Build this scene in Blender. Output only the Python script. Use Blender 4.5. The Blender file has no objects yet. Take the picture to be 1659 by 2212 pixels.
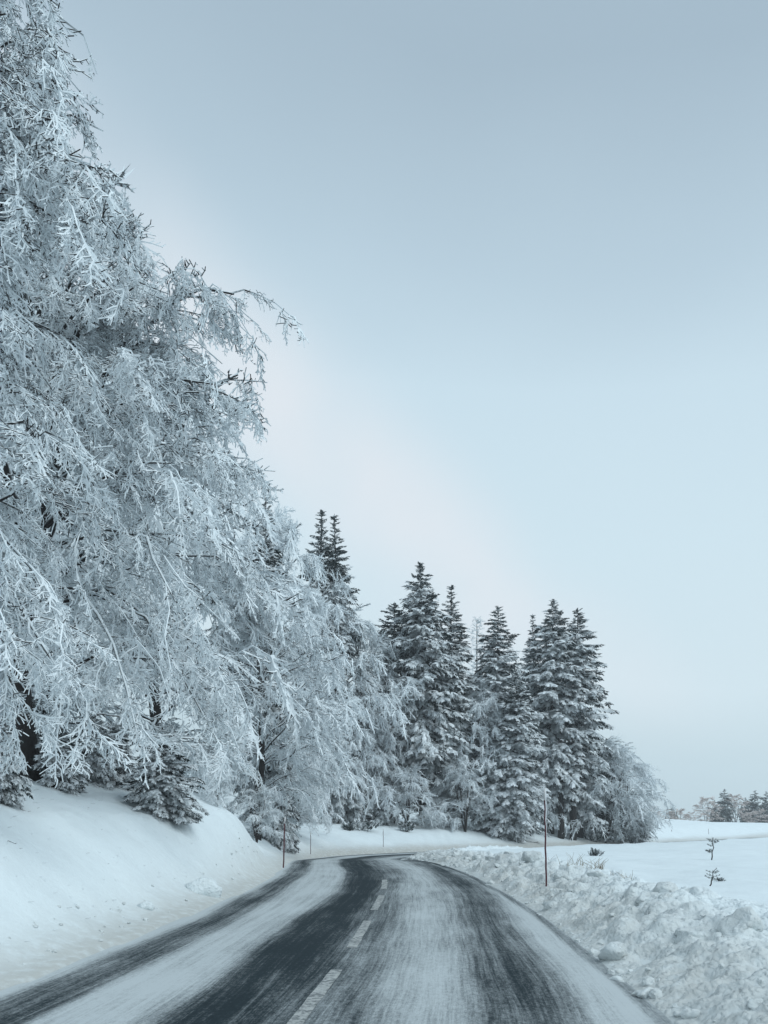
import bpy, math, random
import numpy as np

SC = bpy.context.scene
COL = SC.collection
rad = math.radians

# ------------------------------------------------------------------ camera
CAM_H = 2.0
F_PX, PW, PH, HZ = 1700.0, 1659.0, 2212.0, 1760.0     # focal length, frame size and horizon row in one pixel unit
cam_d = bpy.data.cameras.new('camera')
cam = bpy.data.objects.new('camera', cam_d)
COL.objects.link(cam)
cam.location = (0, 0, CAM_H)
cam.rotation_euler = (rad(90), 0, 0)
cam_d.sensor_fit = 'VERTICAL'
cam_d.sensor_height = 36.0
cam_d.lens = 36.0 * F_PX / PH
cam_d.shift_y = (HZ - PH / 2) / PH
cam_d.clip_start = 0.1
cam_d.clip_end = 5000
SC.camera = cam

# ------------------------------------------------------------------ sky and sun
SUN_ELEV, SUN_AZ = 48.0, 125.0          # degrees; azimuth clockwise from +Y (view direction)
world = bpy.data.worlds.new('World')
SC.world = world
world.use_nodes = True
wn, wl = world.node_tree.nodes, world.node_tree.links
wn.clear()
w_out = wn.new('ShaderNodeOutputWorld')
sky = wn.new('ShaderNodeTexSky')
sky.sky_type = 'NISHITA'
sky.sun_disc = False
sky.sun_elevation = rad(SUN_ELEV)
sky.sun_rotation = rad(SUN_AZ)
bg_sky = wn.new('ShaderNodeBackground')
bg_sky.inputs['Strength'].default_value = 0.06
wl.new(sky.outputs['Color'], bg_sky.inputs['Color'])
tc = wn.new('ShaderNodeTexCoord')
sep = wn.new('ShaderNodeSeparateXYZ')
wl.new(tc.outputs['Generated'], sep.inputs[0])


def srgb(r, g, b):
    def f(c):
        c /= 255.0
        return c / 12.92 if c <= 0.04045 else ((c + 0.055) / 1.055) ** 2.4
    return (f(r), f(g), f(b), 1.0)


# cloud deck: brightness by elevation, with broad soft thin places
w_noise = wn.new('ShaderNodeTexNoise')
w_noise.inputs['Scale'].default_value = 1.7
w_noise.inputs['Detail'].default_value = 2.5
w_noise.inputs['Roughness'].default_value = 0.45
w_map = wn.new('ShaderNodeMapping')
w_map.inputs['Scale'].default_value = (1.0, 1.0, 1.9)
w_map.inputs['Location'].default_value = (0.35, 0.1, 0.0)
wl.new(tc.outputs['Generated'], w_map.inputs['Vector'])
wl.new(w_map.outputs['Vector'], w_noise.inputs['Vector'])
w_shift = wn.new('ShaderNodeMath'); w_shift.operation = 'MULTIPLY_ADD'
wl.new(w_noise.outputs['Fac'], w_shift.inputs[0])
w_shift.inputs[1].default_value = 0.15
w_shift.inputs[2].default_value = -0.075
w_el = wn.new('ShaderNodeMath'); w_el.operation = 'ADD'
w_side = wn.new('ShaderNodeMath'); w_side.operation = 'MULTIPLY_ADD'
wl.new(sep.outputs['X'], w_side.inputs[0]); w_side.inputs[1].default_value = 0.12
wl.new(sep.outputs['Z'], w_side.inputs[2])
wl.new(w_side.outputs[0], w_el.inputs[0]); wl.new(w_shift.outputs[0], w_el.inputs[1])
w_ramp = wn.new('ShaderNodeValToRGB')
wl.new(w_el.outputs[0], w_ramp.inputs['Fac'])
els = w_ramp.color_ramp.elements
stops = [(0.0, (180, 201, 209)), (0.09, (192, 212, 220)), (0.20, (211, 229, 237)), (0.34, (208, 229, 239)),
         (0.48, (202, 224, 236)), (0.58, (185, 207, 221)), (0.70, (166, 187, 202)), (1.0, (160, 181, 196))]
els[0].position, els[0].color = stops[0][0], srgb(*stops[0][1])
els[1].position, els[1].color = stops[-1][0], srgb(*stops[-1][1])
for p_, c_ in stops[1:-1]:
    e_ = els.new(p_); e_.color = srgb(*c_)
# a long thin, pale streak of cloud slanting down behind the trees
w_dot = wn.new('ShaderNodeVectorMath'); w_dot.operation = 'DOT_PRODUCT'
band_a = np.array([-0.277, 0.785, 0.554]); band_b = np.array([0.237, 0.960, 0.147])
band_n = np.cross(band_a, band_b); band_n /= np.linalg.norm(band_n)
w_dot.inputs[1].default_value = tuple(band_n)
wl.new(tc.outputs['Generated'], w_dot.inputs[0])
w_abs = wn.new('ShaderNodeMath'); w_abs.operation = 'ABSOLUTE'
wl.new(w_dot.outputs['Value'], w_abs.inputs[0])
w_gl = wn.new('ShaderNodeMapRange'); w_gl.interpolation_type = 'SMOOTHERSTEP'
w_gl.inputs['From Min'].default_value = 0.15; w_gl.inputs['From Max'].default_value = 0.0
wl.new(w_abs.outputs[0], w_gl.inputs['Value'])
w_n2 = wn.new('ShaderNodeTexNoise')
w_n2.inputs['Scale'].default_value = 3.2; w_n2.inputs['Detail'].default_value = 3.0; w_n2.inputs['Roughness'].default_value = 0.5
wl.new(tc.outputs['Generated'], w_n2.inputs['Vector'])
w_n3 = wn.new('ShaderNodeMapRange'); w_n3.interpolation_type = 'SMOOTHSTEP'
w_n3.inputs['From Min'].default_value = 0.30; w_n3.inputs['From Max'].default_value = 0.68
w_n3.inputs['To Min'].default_value = 0.10; w_n3.inputs['To Max'].default_value = 0.9
wl.new(w_n2.outputs['Fac'], w_n3.inputs['Value'])
w_mul = wn.new('ShaderNodeMath'); w_mul.operation = 'MULTIPLY'
w_low = wn.new('ShaderNodeMapRange'); w_low.interpolation_type = 'SMOOTHSTEP'      # the streak dissolves into the haze low down
w_low.inputs['From Min'].default_value = 0.06; w_low.inputs['From Max'].default_value = 0.24
wl.new(sep.outputs['Z'], w_low.inputs['Value'])
w_m0 = wn.new('ShaderNodeMath'); w_m0.operation = 'MULTIPLY'
wl.new(w_gl.outputs['Result'], w_m0.inputs[0]); wl.new(w_low.outputs['Result'], w_m0.inputs[1])
wl.new(w_m0.outputs[0], w_mul.inputs[0]); wl.new(w_n3.outputs['Result'], w_mul.inputs[1])
w_mix = wn.new('ShaderNodeMix'); w_mix.data_type = 'RGBA'
wl.new(w_mul.outputs[0], w_mix.inputs['Factor'])
wl.new(w_ramp.outputs['Color'], w_mix.inputs['A'])
w_mix.inputs['B'].default_value = srgb(228, 234, 240)
bg_cloud = wn.new('ShaderNodeBackground')
bg_cloud.inputs['Strength'].default_value = 0.95
wl.new(w_mix.outputs['Result'], bg_cloud.inputs['Color'])
w_sh = wn.new('ShaderNodeMixShader')
w_sh.inputs['Fac'].default_value = 0.93
wl.new(bg_sky.outputs[0], w_sh.inputs[1]); wl.new(bg_cloud.outputs[0], w_sh.inputs[2])
wl.new(w_sh.outputs[0], w_out.inputs['Surface'])

sun_d = bpy.data.lights.new('sun', 'SUN')
sun_d.energy = 1.5
sun_d.angle = rad(50)
sun_d.color = (0.90, 0.985, 1.0)
sun = bpy.data.objects.new('sun', sun_d)
COL.objects.link(sun)
sun.location = (20, -20, 40)
sun.rotation_euler = (rad(90 - SUN_ELEV), 0, rad(180 - SUN_AZ))

SC.cycles.volume_bounces = 1
SC.view_settings.view_transform = 'Standard'
SC.view_settings.look = 'None'
SC.view_settings.exposure = 0.16
SC.view_settings.gamma = 1.0
SC.view_settings.use_curve_mapping = False


# ------------------------------------------------------------------ small helpers
def sx(px, Y):
    return (px - PW / 2) * Y / F_PX


def sz(py, Y):
    return CAM_H + (HZ - py) * Y / F_PX


def smooth(a, b, v):
    t = np.clip((np.asarray(v, float) - a) / (b - a), 0, 1)
    return t * t * (3 - 2 * t)


_rs = np.random.RandomState(11)
_perm = _rs.rand(256, 256)


def vnoise(x, y):
    x = np.asarray(x, float); y = np.asarray(y, float)
    xi = np.floor(x).astype(int); yi = np.floor(y).astype(int)
    xf = x - xi; yf = y - yi
    u = xf * xf * (3 - 2 * xf); v = yf * yf * (3 - 2 * yf)
    a = _perm[xi & 255, yi & 255]; b = _perm[(xi + 1) & 255, yi & 255]
    c = _perm[xi & 255, (yi + 1) & 255]; d = _perm[(xi + 1) & 255, (yi + 1) & 255]
    return (a * (1 - u) + b * u) * (1 - v) + (c * (1 - u) + d * u) * v - 0.5


def fbm(x, y, o=4):
    s = 0; amp = 1.0; f = 1.0
    for i in range(o):
        s = s + amp * vnoise(x * f + 17.3 * i, y * f + 5.1 * i)
        amp *= 0.5; f *= 2.03
    return s


def mesh_from(name, verts, faces, mat=None, smooth_shade=False, attrs=None):
    """verts (n,3); faces: list of int arrays (m,3) / (m,4)"""
    me = bpy.data.meshes.new(name)
    if not isinstance(faces, list):
        faces = [faces]
    faces = [np.asarray(f, np.int32) for f in faces if len(f)]
    nl = sum(f.size for f in faces); nf = sum(len(f) for f in faces)
    me.vertices.add(len(verts))
    me.vertices.foreach_set('co', np.asarray(verts, np.float32).ravel())
    me.loops.add(nl)
    me.loops.foreach_set('vertex_index', np.concatenate([f.ravel() for f in faces]))
    me.polygons.add(nf)
    tot = np.concatenate([np.full(len(f), f.shape[1], np.int32) for f in faces])
    me.polygons.foreach_set('loop_start', np.concatenate([[0], np.cumsum(tot)[:-1]]).astype(np.int32))
    me.polygons.foreach_set('use_smooth', np.full(nf, smooth_shade))
    me.update(calc_edges=True)
    if attrs:
        for k, val in attrs.items():
            a = me.attributes.new(k, 'FLOAT', 'POINT')
            a.data.foreach_set('value', np.asarray(val, np.float32))
    me.validate()
    if mat:
        me.materials.append(mat)
    return me


def link(name, me, parent=None, loc=(0, 0, 0), rotz=0.0):
    o = bpy.data.objects.new(name, me)
    COL.objects.link(o)
    o.parent = parent
    o.location = loc
    o.rotation_euler = (0, 0, rotz)
    return o


def tag(o, label=None, cat=None, group=None, kind=None):
    if label: o['label'] = label
    if cat: o['category'] = cat
    if group: o['group'] = group
    if kind: o['kind'] = kind
    return o


class Geo:
    """collects triangles and quads as numpy blocks"""
    def __init__(self):
        self.v, self.f3, self.f4, self.n = [], [], [], 0

    def add(self, v, f):
        v = np.asarray(v, float).reshape(-1, 3)
        f = np.asarray(f, np.int64)
        (self.f3 if f.shape[1] == 3 else self.f4).append(f + self.n)
        self.v.append(v); self.n += len(v)

    def add2(self, v, f3, f4):
        if len(f3): self.f3.append(np.asarray(f3) + self.n)
        if len(f4): self.f4.append(np.asarray(f4) + self.n)
        self.v.append(v); self.n += len(v)

    def arrays(self):
        v = np.concatenate(self.v) if self.v else np.zeros((0, 3))
        f3 = np.concatenate(self.f3) if self.f3 else np.zeros((0, 3), int)
        f4 = np.concatenate(self.f4) if self.f4 else np.zeros((0, 4), int)
        return v, f3, f4

    def mesh(self, name, mat, sm=False):
        v, f3, f4 = self.arrays()
        return mesh_from(name, v, [f3, f4], mat, sm)

    def tube(self, pts, r, sides=6, cap=True):
        pts = np.asarray(pts, float); k = len(pts)
        r = np.broadcast_to(np.asarray(r, float), (k,))
        t = np.gradient(pts, axis=0)
        t /= np.linalg.norm(t, axis=1)[:, None] + 1e-9
        ref = np.array([0.31, 0.17, 0.94]) if abs(t[0, 2]) < 0.8 else np.array([1.0, 0.13, 0.05])
        n1 = np.cross(t, ref); n1 /= np.linalg.norm(n1, axis=1)[:, None] + 1e-9
        n2 = np.cross(t, n1)
        a = np.arange(sides) * 2 * math.pi / sides
        v = pts[:, None] + r[:, None, None] * (np.cos(a)[None, :, None] * n1[:, None] + np.sin(a)[None, :, None] * n2[:, None])
        i = np.arange(k - 1)[:, None] * sides; j = np.arange(sides)[None]
        jn = (j + 1) % sides
        f = np.stack([i + j, i + jn, i + sides + jn, i + sides + j], -1).reshape(-1, 4)[:, ::-1]
        self.add(v, f)
        if cap:
            base = self.n - k * sides
            for ring, tipp, flip in ((0, pts[0], 1), (k - 1, pts[-1] + t[-1] * r[-1] * 0.8, 0)):
                c = self.n
                self.v.append(np.asarray([tipp])); self.n += 1
                s0 = base + ring * sides
                tri = np.array([[s0 + q, s0 + (q + 1) % sides, c] for q in range(sides)])
                self.f3.append(tri if flip else tri[:, ::-1])


def rot_frames(D, roll):
    """rotation matrices with local x along D, rolled about it (local z as near up as possible)"""
    D = D / (np.linalg.norm(D, axis=1)[:, None] + 1e-9)
    up = np.tile([0.0, 0.0, 1.0], (len(D), 1))
    up[np.abs(D[:, 2]) > 0.95] = [0.3, 0.9, 0.1]
    y = np.cross(up, D); y /= np.linalg.norm(y, axis=1)[:, None] + 1e-9
    z = np.cross(D, y)
    c, s = np.cos(roll)[:, None], np.sin(roll)[:, None]
    y2 = c * y + s * z; z2 = -s * y + c * z
    return np.stack([D, y2, z2], -1)


def scatter(geo, tmpl, P, D, roll, S):
    v, f3, f4 = tmpl
    R = rot_frames(D, roll)
    V = np.einsum('nij,kj->nki', R, v) * S[:, None, None] + P[:, None]
    n, k = len(P), len(v)
    off = (np.arange(n) * k)[:, None, None]
    geo.add2(V.reshape(-1, 3), (f3[None] + off).reshape(-1, 3) if len(f3) else f3,
             (f4[None] + off).reshape(-1, 4) if len(f4) else f4)


def bez(p0, p1, p2, t):
    t = np.asarray(t)[:, None]
    return (1 - t) ** 2 * p0 + 2 * t * (1 - t) * p1 + t * t * p2


# ------------------------------------------------------------------ materials
def new_mat(name):
    m = bpy.data.materials.new(name)
    m.use_nodes = True
    nt = m.node_tree
    b = nt.nodes['Principled BSDF']
    return m, nt.nodes, nt.links, b


def noise_node(n, l, scale, detail=3.0, rough=0.55, vec=None):
    t = n.new('ShaderNodeTexNoise')
    t.inputs['Scale'].default_value = scale
    t.inputs['Detail'].default_value = detail
    t.inputs['Roughness'].default_value = rough
    if vec is not None:
        l.new(vec, t.inputs['Vector'])
    return t


def maprange(n, l, src, a, b, c=0.0, d=1.0, kind='SMOOTHSTEP'):
    m = n.new('ShaderNodeMapRange')
    m.interpolation_type = kind
    m.inputs['From Min'].default_value = a; m.inputs['From Max'].default_value = b
    m.inputs['To Min'].default_value = c; m.inputs['To Max'].default_value = d
    l.new(src, m.inputs['Value'])
    return m.outputs['Result']


def mathn(n, l, op, a, b=None):
    m = n.new('ShaderNodeMath'); m.operation = op
    for i, v in enumerate((a, b)):
        if v is None: continue
        if isinstance(v, (int, float)): m.inputs[i].default_value = v
        else: l.new(v, m.inputs[i])
    return m.outputs[0]


def mixc(n, l, fac, a, b):
    m = n.new('ShaderNodeMix'); m.data_type = 'RGBA'
    if isinstance(fac, (int, float)): m.inputs['Factor'].default_value = fac
    else: l.new(fac, m.inputs['Factor'])
    for key, v in (('A', a), ('B', b)):
        if isinstance(v, tuple): m.inputs[key].default_value = v if len(v) == 4 else (*v, 1)
        else: l.new(v, m.inputs[key])
    return m.outputs['Result']


def bump(n, l, b, height, strength=0.3, dist=0.02, prev=None):
    k = n.new('ShaderNodeBump')
    k.inputs['Strength'].default_value = strength
    k.inputs['Distance'].default_value = dist
    l.new(height, k.inputs['Height'])
    if prev is not None: l.new(prev, k.inputs['Normal'])
    l.new(k.outputs['Normal'], b.inputs['Normal'])
    return k.outputs['Normal']


SNOW = (0.765, 0.83, 0.855)
DIRTY = (0.46, 0.455, 0.425)


def snow_material(name, dirt_attr=True, rough_relief=0.25, crumb=0.0):
    m, n, l, b = new_mat(name)
    g = n.new('ShaderNodeNewGeometry')
    nz = noise_node(n, l, 0.9, 5, 0.6, g.outputs['Position'])
    fine = noise_node(n, l, 22.0, 4, 0.65, g.outputs['Position'])
    mid = noise_node(n, l, 4.5, 4, 0.6, g.outputs['Position'])
    base = mixc(n, l, maprange(n, l, nz.outputs['Fac'], 0.35, 0.7), SNOW, (0.725, 0.785, 0.81))
    if dirt_attr:
        at = n.new('ShaderNodeAttribute'); at.attribute_name = 'dirt'
        f = mathn(n, l, 'MULTIPLY', at.outputs['Fac'], maprange(n, l, mid.outputs['Fac'], 0.25, 0.6, 0.55, 1.0))
        base = mixc(n, l, f, base, DIRTY)
    l.new(base, b.inputs['Base Color'])
    b.inputs['Roughness'].default_value = 0.75
    b.inputs['Specular IOR Level'].default_value = 0.25
    p = bump(n, l, b, mid.outputs['Fac'], rough_relief, 0.06)
    p = bump(n, l, b, fine.outputs['Fac'], rough_relief, 0.02, p)
    if crumb:
        v = n.new('ShaderNodeTexVoronoi'); v.inputs['Scale'].default_value = 14.0; v.inputs['Randomness'].default_value = 1.0
        off = n.new('ShaderNodeVectorMath'); off.operation = 'ADD'
        jit = n.new('ShaderNodeVectorMath'); jit.operation = 'SCALE'; jit.inputs['Scale'].default_value = 0.10
        l.new(mid.outputs['Color'], jit.inputs[0]); l.new(g.outputs['Position'], off.inputs[0]); l.new(jit.outputs[0], off.inputs[1])
        l.new(off.outputs[0], v.inputs['Vector'])
        bump(n, l, b, maprange(n, l, v.outputs['Distance'], 0.0, 0.75, 1.0, 0.0), crumb, 0.05, p)
    return m


M_GROUND = snow_material('snow ground', True, 0.42)
M_BANK = snow_material('ploughed snow', True, 0.65, 0.4)

# twigs: hoar frost on the upper and side faces, dark bark underneath
def frosted(name, bark, frost, lo, hi, nscale=6.0):
    m, n, l, b = new_mat(name)
    g = n.new('ShaderNodeNewGeometry')
    s = n.new('ShaderNodeSeparateXYZ'); l.new(g.outputs['Normal'], s.inputs[0])
    nz = noise_node(n, l, nscale, 2, 0.5, g.outputs['Position'])
    k = mathn(n, l, 'ADD', s.outputs['Z'], mathn(n, l, 'MULTIPLY', mathn(n, l, 'SUBTRACT', nz.outputs['Fac'], 0.5), 1.1))
    f = maprange(n, l, k, lo, hi)
    l.new(mixc(n, l, f, bark, frost), b.inputs['Base Color'])
    b.inputs['Roughness'].default_value = 0.8
    b.inputs['Specular IOR Level'].default_value = 0.15
    return m


FROST = (0.78, 0.825, 0.85)
M_TWIG = frosted('frosted twigs', (0.028, 0.026, 0.026), FROST, -0.93, -0.53)
M_LIMB = frosted('limbs with rime', (0.034, 0.031, 0.031), FROST, -0.30, 0.30, 4.0)
M_TWIG_FAR = frosted('thinly frosted twigs', (0.24, 0.19, 0.17), (0.74, 0.67, 0.645), -0.7, 0.3)
M_BARK = frosted('bark with rime', (0.040, 0.036, 0.035), (0.60, 0.63, 0.65), 0.35, 0.95, 3.0)
M_SPRUCE = frosted('snowy spruce needles', (0.022, 0.036, 0.035), (0.72, 0.76, 0.785), -0.30, 0.50, 2.2)
M_SPRUCE_FR = frosted('rimed spruce needles', (0.030, 0.044, 0.044), (0.72, 0.76, 0.785), -0.6, 0.30, 2.2)
M_PINE = frosted('pine needles', (0.030, 0.042, 0.036), (0.66, 0.70, 0.72), 0.35, 1.0, 9.0)
M_PAD, _n, _l, _b = new_mat('snow load')
_b.inputs['Base Color'].default_value = (0.76, 0.79, 0.81, 1)
_b.inputs['Roughness'].default_value = 0.8
M_GRASS = frosted('dry grass', (0.20, 0.155, 0.10), (0.6, 0.6, 0.58), 0.2, 0.9, 20.0)

# ------------------------------------------------------------------ road line (X, Y, Z)
PATH_K = np.array([(-2.6, -45, 0), (-1.8, -14, 0), (-1.25, 0, 0), (-0.87, 7, 0), (-0.6, 10, 0), (-0.28, 15, 0), (-0.03, 20, 0),
                   (0.0, 25, 0), (-0.25, 30, -.03), (-0.6, 35, -.12), (-1.0, 40, -.32), (-1.22, 46, -.62), (-0.95, 50, -.80),
                   (0.2, 55, -.93), (2.8, 60, -1.05), (7, 65.5, -1.15), (12, 71, -1.25), (22, 82, -1.42), (36, 98, -1.60),
                   (50, 114, -1.75), (66, 130, -1.78), (100, 160, -1.8), (160, 205, -2.0), (330, 320, -3.0)])


def catmull(P, step=0.4):
    out = []
    Q = np.vstack([2 * P[0] - P[1], P, 2 * P[-1] - P[-2]])
    for i in range(1, len(Q) - 2):
        p0, p1, p2, p3 = Q[i - 1:i + 3]
        n = max(2, int(np.linalg.norm(p2 - p1) / step))
        t = np.arange(n)[:, None] / n
        d0, d1, d2 = (np.linalg.norm(b - a) ** 0.5 for a, b in ((p0, p1), (p1, p2), (p2, p3)))
        m1 = (p2 - p1) + d1 * ((p1 - p0) / d0 - (p2 - p0) / (d0 + d1))
        m2 = (p2 - p1) + d1 * ((p3 - p2) / d2 - (p3 - p1) / (d1 + d2))
        out.append((2 * t ** 3 - 3 * t ** 2 + 1) * p1 + (t ** 3 - 2 * t ** 2 + t) * m1 + (-2 * t ** 3 + 3 * t ** 2) * p2 + (t ** 3 - t ** 2) * m2)
    out.append(P[-1:])
    return np.vstack(out)


PATH = catmull(PATH_K)
TAN = np.gradient(PATH[:, :2], axis=0)
TAN /= np.linalg.norm(TAN, axis=1)[:, None]
RGT = np.stack([TAN[:, 1], -TAN[:, 0]], 1)                 # unit vector to the right of travel
ALONG = np.concatenate([[0], np.cumsum(np.linalg.norm(np.diff(PATH[:, :2], axis=0), axis=1))])


def road_frame(x, y):
    """signed offset to the right of the road line and road height, for arrays"""
    x = np.asarray(x, float).ravel(); y = np.asarray(y, float).ravel()
    idx = np.empty(len(x), int)
    for a in range(0, len(x), 20000):
        d = (x[a:a + 20000, None] - PATH[None, :, 0]) ** 2 + (y[a:a + 20000, None] - PATH[None, :, 1]) ** 2
        idx[a:a + 20000] = np.argmin(d, 1)
    s = (x - PATH[idx, 0]) * RGT[idx, 0] + (y - PATH[idx, 1]) * RGT[idx, 1]
    dist = np.hypot(x - PATH[idx, 0], y - PATH[idx, 1])
    s = np.where(s >= 0, 1, -1) * np.maximum(np.abs(s), dist)
    return s, PATH[idx, 2], PATH[idx, 1], idx


HALF = 3.6


def height(x, y):
    x = np.asarray(x, float).ravel(); y = np.asarray(y, float).ravel()
    s, zr, yr, idx = road_frame(x, y)
    d = np.maximum(np.abs(s) - HALF, 0)
    # left: steep snow bank beside the near road, a lower one further on, rising ground behind the bend
    dn = d * (1 + 1.0 * smooth(17, 28, yr))
    near = np.interp(dn, [0, .5, 1.0, 2.0, 3.0, 4.0, 6, 10, 20, 60], [0.02, .10, .32, 1.22, 2.0, 2.32, 2.75, 3.7, 6.5, 15])
    mid = np.interp(d, [0, .6, 1.2, 2.2, 4, 8, 16, 60], [0.02, .25, .50, 1.15, 1.75, 2.5, 4.2, 13])
    far = np.interp(d, [0, .8, 2, 4, 6, 9, 15, 25, 38, 60, 120, 400], [0.02, .35, .55, 1.2, 1.75, 2.1, 2.5, 3.0, 3.1, 2.3, -0.5, -6])
    far = far - 1.5 * smooth(52, 88, x) * smooth(8, 25, d)
    k1 = smooth(28.6, 32.6, yr + 0.25 * np.minimum(d, 6) + 0.8 * vnoise(d * 0.6, yr * 0.3)); k2 = smooth(50, 64, yr)
    left = zr + (near * (1 - k1) + mid * k1) * (1 - k2) + far * k2
    zf = np.interp(y, [-60, 10, 20, 40, 60, 80, 115, 140, 200, 400], [.45, .32, .20, -.12, -.55, -.9, -1.3, -1.35, -1.6, -5])
    right = zr + (zf - zr) * smooth(0, 2.6, d) + 0.12 * smooth(0, 1, d) * smooth(60, 75, yr)
    z = np.where(s < 0, left, right)
    amp = smooth(0.1, 1.2, d)
    z = z + amp * (0.18 * fbm(x * 0.35, y * 0.35, 3) + np.where(s < 0, 0.10, 0.05) * fbm(x * 1.5, y * 1.5, 4))
    # crumbly shoulder left by the plough
    sh = np.exp(-((d - 0.7) / 0.45) ** 2) * (d > 0)
    z = z + sh * 0.10 * np.maximum(fbm(x * 2.6, y * 2.6, 3), -0.2)
    # beyond the road edge only: under the carriageway the ground sits a little lower
    z = np.where(d <= 0, zr - 0.06, z)
    return z


def gz(x, y):
    return float(height([x], [y])[0])


# ------------------------------------------------------------------ ground sheet
def spaced(lo, hi, fine_lo, fine_hi, step, grow):
    c = list(np.arange(fine_lo, fine_hi + 1e-6, step))
    s = step; v = fine_hi
    while v < hi:
        s *= grow; v += s; c.append(v)
    s = step; v = fine_lo
    while v > lo:
        s *= grow; v -= s; c.insert(0, v)
    return np.array(c)


gx = spaced(-500, 700, -11, 9, 0.21, 1.05)
gy = spaced(-120, 800, 5, 34, 0.21, 1.028)
GX, GY = np.meshgrid(gx, gy)
hz = height(GX, GY)
s_all, _, yr_all, _ = road_frame(GX, GY)
dd = np.maximum(np.abs(s_all) - HALF, 0)
dirt = np.exp(-(dd / 0.95) ** 2) * np.where(s_all < 0, 0.85, 0.5)
dirt = dirt + 0.45 * np.exp(-((dd - 1.1) / 1.0) ** 2) * (s_all < 0) * smooth(44, 56, yr_all) * (1 - smooth(85, 110, yr_all))
dirt = np.clip(dirt, 0, 1)
ii = np.arange(len(gy) - 1)[:, None] * len(gx); jj = np.arange(len(gx) - 1)[None]
gf = np.stack([ii + jj, ii + jj + 1, ii + len(gx) + jj + 1, ii + len(gx) + jj], -1).reshape(-1, 4)
ground = link('ground', mesh_from('ground', np.stack([GX.ravel(), GY.ravel(), hz], 1), gf, M_GROUND, True, {'dirt': dirt}))
tag(ground, kind='structure')

def toe(y):
    return np.interp(y, [-20, 8.3, 10.6, 15.6, 22, 32, 42, 50, 60], [3.7, 3.6, 3.5, 3.38, 3.0, 2.75, 2.35, 2.4, 3.2])


# ------------------------------------------------------------------ road
m_road, n, l, b = new_mat('asphalt under packed snow')
au = n.new('ShaderNodeAttribute'); au.attribute_name = 'across'
av = n.new('ShaderNodeAttribute'); av.attribute_name = 'along'


def cxyz(x, y, z=0.0):
    c = n.new('ShaderNodeCombineXYZ')
    for i, v in enumerate((x, y, z)):
        if isinstance(v, (int, float)): c.inputs[i].default_value = v
        else: l.new(v, c.inputs[i])
    return c.outputs[0]


warp = noise_node(n, l, 1.0, 2, 0.5, cxyz(mathn(n, l, 'MULTIPLY', au.outputs['Fac'], 0.5), mathn(n, l, 'MULTIPLY', av.outputs['Fac'], 0.12)))
uw = mathn(n, l, 'ADD', au.outputs['Fac'], mathn(n, l, 'MULTIPLY', mathn(n, l, 'SUBTRACT', warp.outputs['Fac'], 0.5), 0.55))
ramp = n.new('ShaderNodeValToRGB')
l.new(maprange(n, l, uw, -4.0, 4.0, kind='LINEAR'), ramp.inputs['Fac'])
rs = [(-4.0, .95), (-3.55, .92), (-3.28, .38), (-2.9, .22), (-2.68, .36), (-2.45, .74), (-1.9, .80), (-1.45, .66), (-1.18, .20),
      (-0.9, .06), (-0.35, .10), (0.0, .34), (0.45, .40), (0.75, .58), (1.15, .70), (1.5, .58), (1.8, .38), (2.25, .22), (2.6, .40),
      (2.85, .78), (3.25, .86), (4.0, .86)]
ce = ramp.color_ramp.elements
ce[0].position, ce[0].color = 0.0, (rs[0][1],) * 3 + (1,)
ce[1].position, ce[1].color = 1.0, (rs[-1][1],) * 3 + (1,)
for u_, c_ in rs[1:-1]:
    e_ = ce.new((u_ + 4) / 8); e_.color = (c_, c_, c_, 1)
streak = noise_node(n, l, 1.0, 5, 0.65, cxyz(mathn(n, l, 'MULTIPLY', uw, 7.0), mathn(n, l, 'MULTIPLY', av.outputs['Fac'], 0.16)))
streak2 = noise_node(n, l, 1.0, 4, 0.7, cxyz(mathn(n, l, 'MULTIPLY', uw, 34.0), mathn(n, l, 'MULTIPLY', av.outputs['Fac'], 0.8)))
speck = noise_node(n, l, 1.0, 5, 0.75, cxyz(mathn(n, l, 'MULTIPLY', au.outputs['Fac'], 18.0), mathn(n, l, 'MULTIPLY', av.outputs['Fac'], 9.0)))
grit = noise_node(n, l, 1.0, 3, 0.7, cxyz(mathn(n, l, 'MULTIPLY', au.outputs['Fac'], 55.0), mathn(n, l, 'MULTIPLY', av.outputs['Fac'], 30.0)))
patch = noise_node(n, l, 1.0, 4, 0.6, cxyz(mathn(n, l, 'MULTIPLY', au.outputs['Fac'], 1.1), mathn(n, l, 'MULTIPLY', av.outputs['Fac'], 0.45), 3.0))


def centred(o, k):
    return mathn(n, l, 'MULTIPLY', mathn(n, l, 'SUBTRACT', o, 0.5), k)


cov = ramp.outputs['Color']
for o_, k_ in ((streak, 0.75), (streak2, 0.6), (speck, 0.65), (patch, 0.6), (grit, 0.55)):
    cov = mathn(n, l, 'ADD', cov, centred(o_.outputs['Fac'], k_))
ae = n.new('ShaderNodeAttribute'); ae.attribute_name = 'edge'
rut = mathn(n, l, 'SUBTRACT', 1.0, maprange(n, l, mathn(n, l, 'ABSOLUTE', mathn(n, l, 'ADD', ae.outputs['Fac'], 0.10)), 0.03, 0.16))
cov = mathn(n, l, 'SUBTRACT', cov, mathn(n, l, 'MULTIPLY', rut, mathn(n, l, 'MULTIPLY', patch.outputs['Fac'], 0.8)))
covf = maprange(n, l, cov, 0.04, 0.92)
tint = noise_node(n, l, 0.7, 3, 0.5)
snowc = mixc(n, l, tint.outputs['Fac'], (0.475, 0.525, 0.55), (0.545, 0.57, 0.57))
asph = mixc(n, l, speck.outputs['Fac'], (0.008, 0.015, 0.019), (0.028, 0.042, 0.050))
l.new(mixc(n, l, covf, asph, snowc), b.inputs['Base Color'])
b.inputs['Roughness'].default_value = 0.75
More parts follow.
